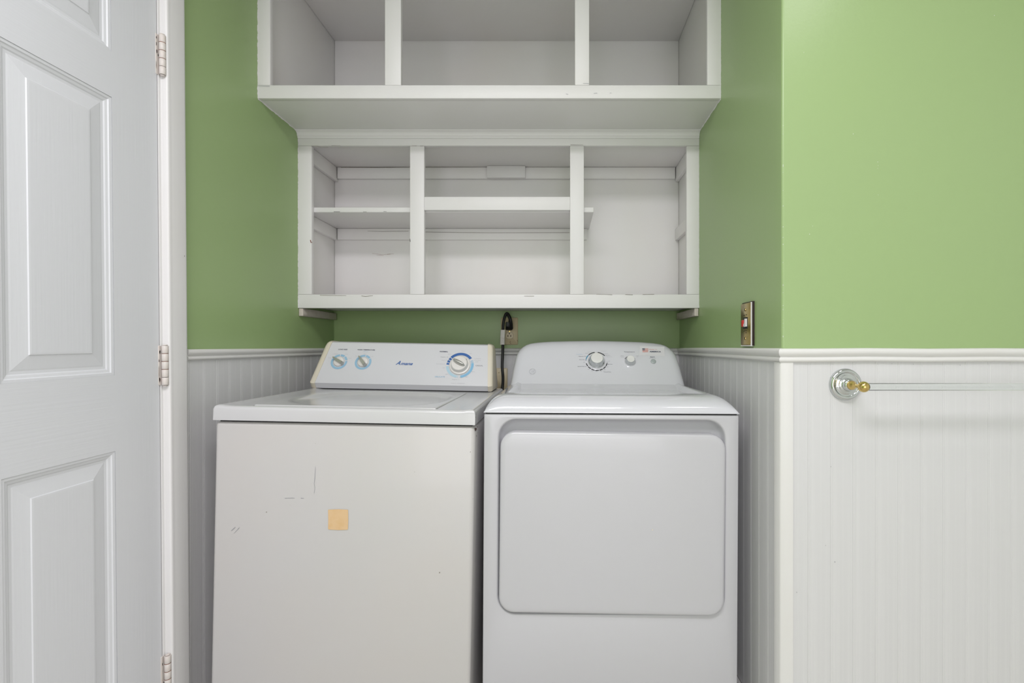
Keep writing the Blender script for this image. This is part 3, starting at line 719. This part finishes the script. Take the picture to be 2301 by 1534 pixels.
# made-in label
bm = bmesh.new(); flat_px(bm, df, [(1437, 777.5), (1493, 779), (1493.5, 799.5), (1437, 798)], .0004)
stk = link('flag_label', bm, M['sticker'], dc, label='small sticker with a striped flag')
def rect_px(x0, y0, x1, y1, m, h=.0009):
    bm = bmesh.new(); flat_px(bm, df, [(x0, y0), (x1, y0+.3), (x1, y1+.3), (x0, y1)], h); return bm
bm = bmesh.new()
for k in range(4): flat_px(bm, df, [(1443.5, 783.2+k*2.2), (1456.3, 783.0+k*2.2), (1456.6, 784.4+k*2.2), (1443.7, 784.6+k*2.2)], .0009)
link('flag_stripes', bm, M['redink'], dc)
bm = bmesh.new(); flat_px(bm, df, [(1443, 783), (1449, 783), (1449, 784.6), (1443.1, 784.6)], .0013); flat_px(bm, df, [(1443.3, 785.8), (1449, 785.6), (1449, 786.9), (1443.4, 787.1)], .0013)
link('flag_canton', bm, M['ink'], dc)
text(df, 'Made in', 1467, 785.3, .0042, M['redink'], dc, .030, h=.001)
text(df, 'AMERICA', 1472.3, 790.3, .0050, M['ink'], dc, .043, bold=.0003, h=.001)
for sx in (-1, 1):
    for yy in (.06, .60):
        bm = bmesh.new(); lathe(bm, Vector((sx*.29, yy, 0)), Vector((1, 0, 0)), Vector((0, 1, 0)), Vector((0, 0, 1)), [(.016, -.0005 if sx > 0 else -.0038), (.018, .003), (.018, .016), (.008, .018), (.008, .032)], 20)
        link('foot', bm, M['rubber'], dr, smooth=40)
dff = Face(dr, (0, -.0109, 0), (1, 0, 0), (0, 0, 1))
marks(dr, dff, [(1466, 1190, 1.8)], M['cap'], 'stain_mark')
marks(dr, dff, [(1581, 1159, .5), (1552, 1212, .5), (1407, 1303, .6)], M['palegrey'], 'dent_mark')

# ------------------------------------------------------------------ outlet, cord, lower plate
ol = tag(empty('wall_outlet', (-.2175, YB, 1.148)), 'almond duplex power outlet with black plug in its upper socket, on green wall', 'outlet')
bm = bmesh.new(); loft(bm, [L3(rr(-.038, .038, -.061, .061, .004, 4), -.0004), L3(rr(-.038, .038, -.061, .061, .004, 4), -.0030), L3(rr(-.0355, .0355, -.0585, .0585, .003, 4), -.0055)])
pl = link('cover_plate', bm, M['almond'], ol, smooth=50)
for k, zc in enumerate((.0195, -.0195)):
    bm = bmesh.new(); q = rr(-.0172, .0172, zc-.0143, zc+.0143, .0125, 6)
    loft(bm, [L3(q, -.0050), L3(q, -.0068)]); so = link('socket', bm, M['almond'], ol, smooth=50)
    bm = bmesh.new()
    def slot(x, z, a, b): bm.faces.new([bm.verts.new(p) for p in ((x-a, -.00695, z-b), (x+a, -.00695, z-b), (x+a, -.00695, z+b), (x-a, -.00695, z+b))])
    slot(-.0063, zc-.002, .0015, .0045); slot(.0063, zc-.002, .0015, .0040)
    bm.faces.new([bm.verts.new((.0026*math.cos(t_), -.00695, zc+.0085+.0026*math.sin(t_))) for t_ in [2*PI*i/12 for i in range(12)]])
    q2, q3 = rr(-.0172, .0172, zc-.0143, zc+.0143, .0125, 6), rr(-.0178, .0178, zc-.0149, zc+.0149, .0131, 6)
    loft(bm, [L3(q2, -.0060), L3(q3, -.0060)], False, False)
    link('slot', bm, M['chip'], so, label='dark contact slots')
bm = bmesh.new(); lathe(bm, Vector((0, -.0054, 0)), Vector((1, 0, 0)), Vector((0, 0, 1)), Vector((0, -1, 0)), [(.0032, 0), (.003, .001), (.001, .0013)], 16)
link('screw', bm, M['brass'], ol, smooth=40)
bm = bmesh.new()
for pts_ in ([(1147, 766), (1145.5, 769), (1148, 772)], [(1162, 764), (1164, 766.5)]): stroke(bm, Face(ol, (0, -.0056, 0), (1, 0, 0), (0, 0, 1)), pts_, .0022)
o = link('paint_spot', bm, mat('brown_smear', (.25, .16, .08), .7), ol); o['kind'] = 'stuff'
cord = tag(empty('power_cord', (-.2175, YB-.01, 1.17)), 'black power cord plugged in the wall and hanging behind the dryer', 'cord')
l = cord.location
bm = bmesh.new()
loft(bm, [[Vector((x, y, z)) for x, z in rr(-.0155*s_, .0155*s_, -.018*s_-dz, .018*s_-dz, .006*s_, 4)] for s_, y, dz in ((.9, .0035, 0), (1, .0, 0), (1, -.020, 0), (.85, -.030, -.002), (.55, -.040, -.006))])
link('plug', bm, M['cord'], cord, smooth=50)
bm = bmesh.new()
def wp(px, py, D): return Vector(((px-VX)*D/F-l.x, D-l.y, EYE-(py-VY)*D/F-l.z))
tube(bm, [wp(1145, 733, 2.165), wp(1146, 712, 2.15), wp(1138, 700, 2.145), wp(1131, 722, 2.14), wp(1130, 745, 2.14), wp(1130, 790, 2.14), wp(1128, 825, 2.12), wp(1131, 850, 2.10), wp(1128, 880, 2.07), wp(1126, 930, 2.06), wp(1125, 1000, 2.07)], .0062, 12)
tube(bm, [wp(1149, 738, 2.16), wp(1148, 722, 2.14), wp(1145, 712, 2.14), wp(1141, 706, 2.145)], .0075, 10)
link('cable', bm, M['cord'], cord, smooth=60)
a, b = wp(1130.3, 741, 2.14), wp(1129.0, 774, 2.14)
bm = bmesh.new()
def tl(p, k): return [p+Vector((x, y*k, 0)) for x, y in rr(-.0100, .0100, -.0085, .0085, .004, 3)]
loft(bm, [tl(a, 1), tl((a+b)/2+Vector((-.0006, 0, 0)), .9), tl(b, 1)])
link('warning_tag', bm, M['tag'], cord, smooth=50, label='white paper tag wrapped round the cord')
lp_ = tag(empty('cover_plate', (-.264, YB-.0052, .922)), 'blank tan cover plate on white boards behind the hanging cord', 'cover plate')
bm = bmesh.new(); loft(bm, [L3(rr(-.038, .038, -.061, .061, .004, 4), .0), L3(rr(-.038, .038, -.061, .061, .004, 4), -.0030), L3(rr(-.0355, .0355, -.0585, .0585, .003, 4), -.0052)])
link('plate', bm, M['almond'], lp_, smooth=50)
bm = bmesh.new()
for zz in (-.042, .042):
    bm = bmesh.new(); lathe(bm, Vector((0, -.0052, zz)), Vector((1, 0, 0)), Vector((0, 0, 1)), Vector((0, -1, 0)), [(.0032, 0), (.003, .001), (.001, .0013)], 12)
    link('screw', bm, M['almond'], lp_, smooth=40)

# ------------------------------------------------------------------ brass switch plate on the alcove's right wall
sw = tag(empty('wall_switch', (XR, 1.4015, 1.1435)), 'brass wall plate with red and white rocker switch, on green alcove wall', 'switch')
# local: x out of the wall is -x, y along the wall (+y away from camera), z up
def L3x(pts, x): return [(x, y, z) for y, z in pts]
Y0, Y1, HZ = -.0375, .0375, .0600
bm = bmesh.new()
def skew(loops): return [[(x+(.0035*(z/HZ) if False else 0), y, z) for x, y, z in lo] for lo in loops]
loft(bm, [L3x(rr(Y0, Y1, -HZ, HZ, .002, 3), -.0030), L3x(rr(Y0, Y1, -HZ, HZ, .002, 3), -.0075), L3x(rr(Y0+.002, Y1-.002, -HZ+.002, HZ-.002, .002, 3), -.0098)])
link('cover_plate', bm, M['oldbrass'], sw, smooth=40)
bm = bmesh.new(); loft(bm, [L3x(rr(Y0-.0030, Y1-.002, -HZ-.001, HZ+.0025, .002, 3), -.0001), L3x(rr(Y0-.0030, Y1-.002, -HZ-.001, HZ+.0025, .002, 3), -.0062)])
link('backing', bm, M['chip'], sw, smooth=40, label='dark gap behind the brass plate')
bm = bmesh.new(); loops = []
for k in range(25):
    z = -HZ-.003+(2*HZ+.003)*k/24; a = random.uniform(.0008, .0018)
    loops.append([(-.0060, Y0-.0010, z), (-.0096+a, Y0-.0008, z), (-.0100+a*.5, Y0+.0008, z), (-.0060, Y0+.0002, z)])
loft(bm, loops); link('rim', bm, M['trim'], sw, label='pale paint edge along the plate')
link('rim', B((-.010, -.001, Y0, Y1, -HZ-.003, -HZ-.0002), bev=.0008, seg=1), M['trim'], sw, label='pale paint edge under the plate')
bm = bmesh.new()
loft(bm, [L3x(rr(-.0155, .0165, -.0145+.001, .0185+.001, .001, 2), -.0096), L3x(rr(-.0155, .0165, -.0145+.001, .0185+.001, .001, 2), -.0104)]); link('switch_frame', bm, M['black'], sw)
link('switch_button', B((-.0150, -.0102, .0050, .0190, -.0070, .0120), bev=.0015), M['red'], sw, label='red half of the rocker')
bm = prism([(-.0125, -.0070), (-.0125, .0150), (-.0040, .0150), (-.0020, .0030), (.0050, -.0030), (.0000, -.0080)], 'x', -.0150, -.0102)
link('switch_button', bm, M['whitepl'], sw, label='white half of the rocker')
for zz in (-.041, .041):
    bm = bmesh.new(); lathe(bm, Vector((-.0097, .0022, zz)), Vector((0, 1, 0)), Vector((0, 0, 1)), Vector((-1, 0, 0)), [(.0042, 0), (.0038, .0012), (.0015, .0015)], 20)
    link('screw', bm, M['brass'], sw, smooth=40)
bm = bmesh.new()
for zz in (-.041, .041): bm.faces.new([bm.verts.new((-.0114, .0022+a*.0016, zz+b*.0035)) for a, b in ((-1, -1), (1, -1), (1, 1), (-1, 1))])
sf = Face(None, (0, 0, 0), (0, 1, 0), (0, 0, 1))
for (y, z) in ((.010, .0255), (-.006, .0262), (.010, -.0195), (-.004, -.0190), (-.004, -.0245)):
    bm.faces.new([bm.verts.new((-.00995, y+a*.0045, z+b*.0010)) for a, b in ((-1, -1), (1, -1), (1, 1), (-1, 1))])
o = link('engraving', bm, M['chip'], sw); o['kind'] = 'stuff'

# ------------------------------------------------------------------ towel bar
BX, BZ = .695, .988
tb = tag(empty('towel_bar', (BX, YR-.0052, BZ)), 'clear towel bar with chrome rosette and brass ball end on white planks', 'towel bar')
X_, Z_, Yn = Vector((1, 0, 0)), Vector((0, 0, 1)), Vector((0, -1, 0))
def bracket(x):
    bm = bmesh.new(); o = Vector((x, 0, 0))
    lathe(bm, o, X_, Z_, Yn, [(.0385, .0), (.0388, .003), (.0375, .0065), (.0345, .0092), (.0305, .0095), (.0285, .0078), (.0275, .0070), (.0240, .0078), (.0215, .0092), (.0190, .0094), (.0160, .0100), (.0130, .0120)], 56)
    r_ = link('rosette', bm, M['chrome'], tb, smooth=60)
    bm = bmesh.new(); lathe(bm, o, X_, Z_, Yn, [(.0125, .0110), (.0150, .0135), (.0152, .0170), (.0135, .0210), (.0105, .0240)], 32)
    link('post', bm, M['chrome'], tb, smooth=60)
    bm = bmesh.new(); lathe(bm, o, X_, Z_, Yn, [(.0100, .0240), (.0112, .0270), (.0108, .0320), (.0080, .0370), (.0056, .0420), (.0046, .0480), (.0050, .0540), (.0062, .0580), (.0056, .0600), (.0050, .063)], 32)
    link('neck', bm, M['brass'], tb, smooth=60, label='polished brass neck')
    bm = bmesh.new(); c_ = o+Yn*.0735
    lathe(bm, c_, X_, Z_, Yn, [(.0125*math.sin(t_), -.0125*math.cos(t_)) for t_ in [PI*(i+.3)/14.6 for i in range(15)]], 32)
    link('ball_finial', bm, M['brass'], tb, smooth=80, label='polished brass ball')
bracket(0); bracket(.635)
bm = bmesh.new(); lathe(bm, Yn*.0735, Vector((0, 1, 0)), Z_, X_, [(.0080, .0085), (.0083, .010), (.0083, .625), (.0080, .6265)], 40)
link('rod', bm, M['glass'], tb, smooth=50, label='clear acrylic rod')
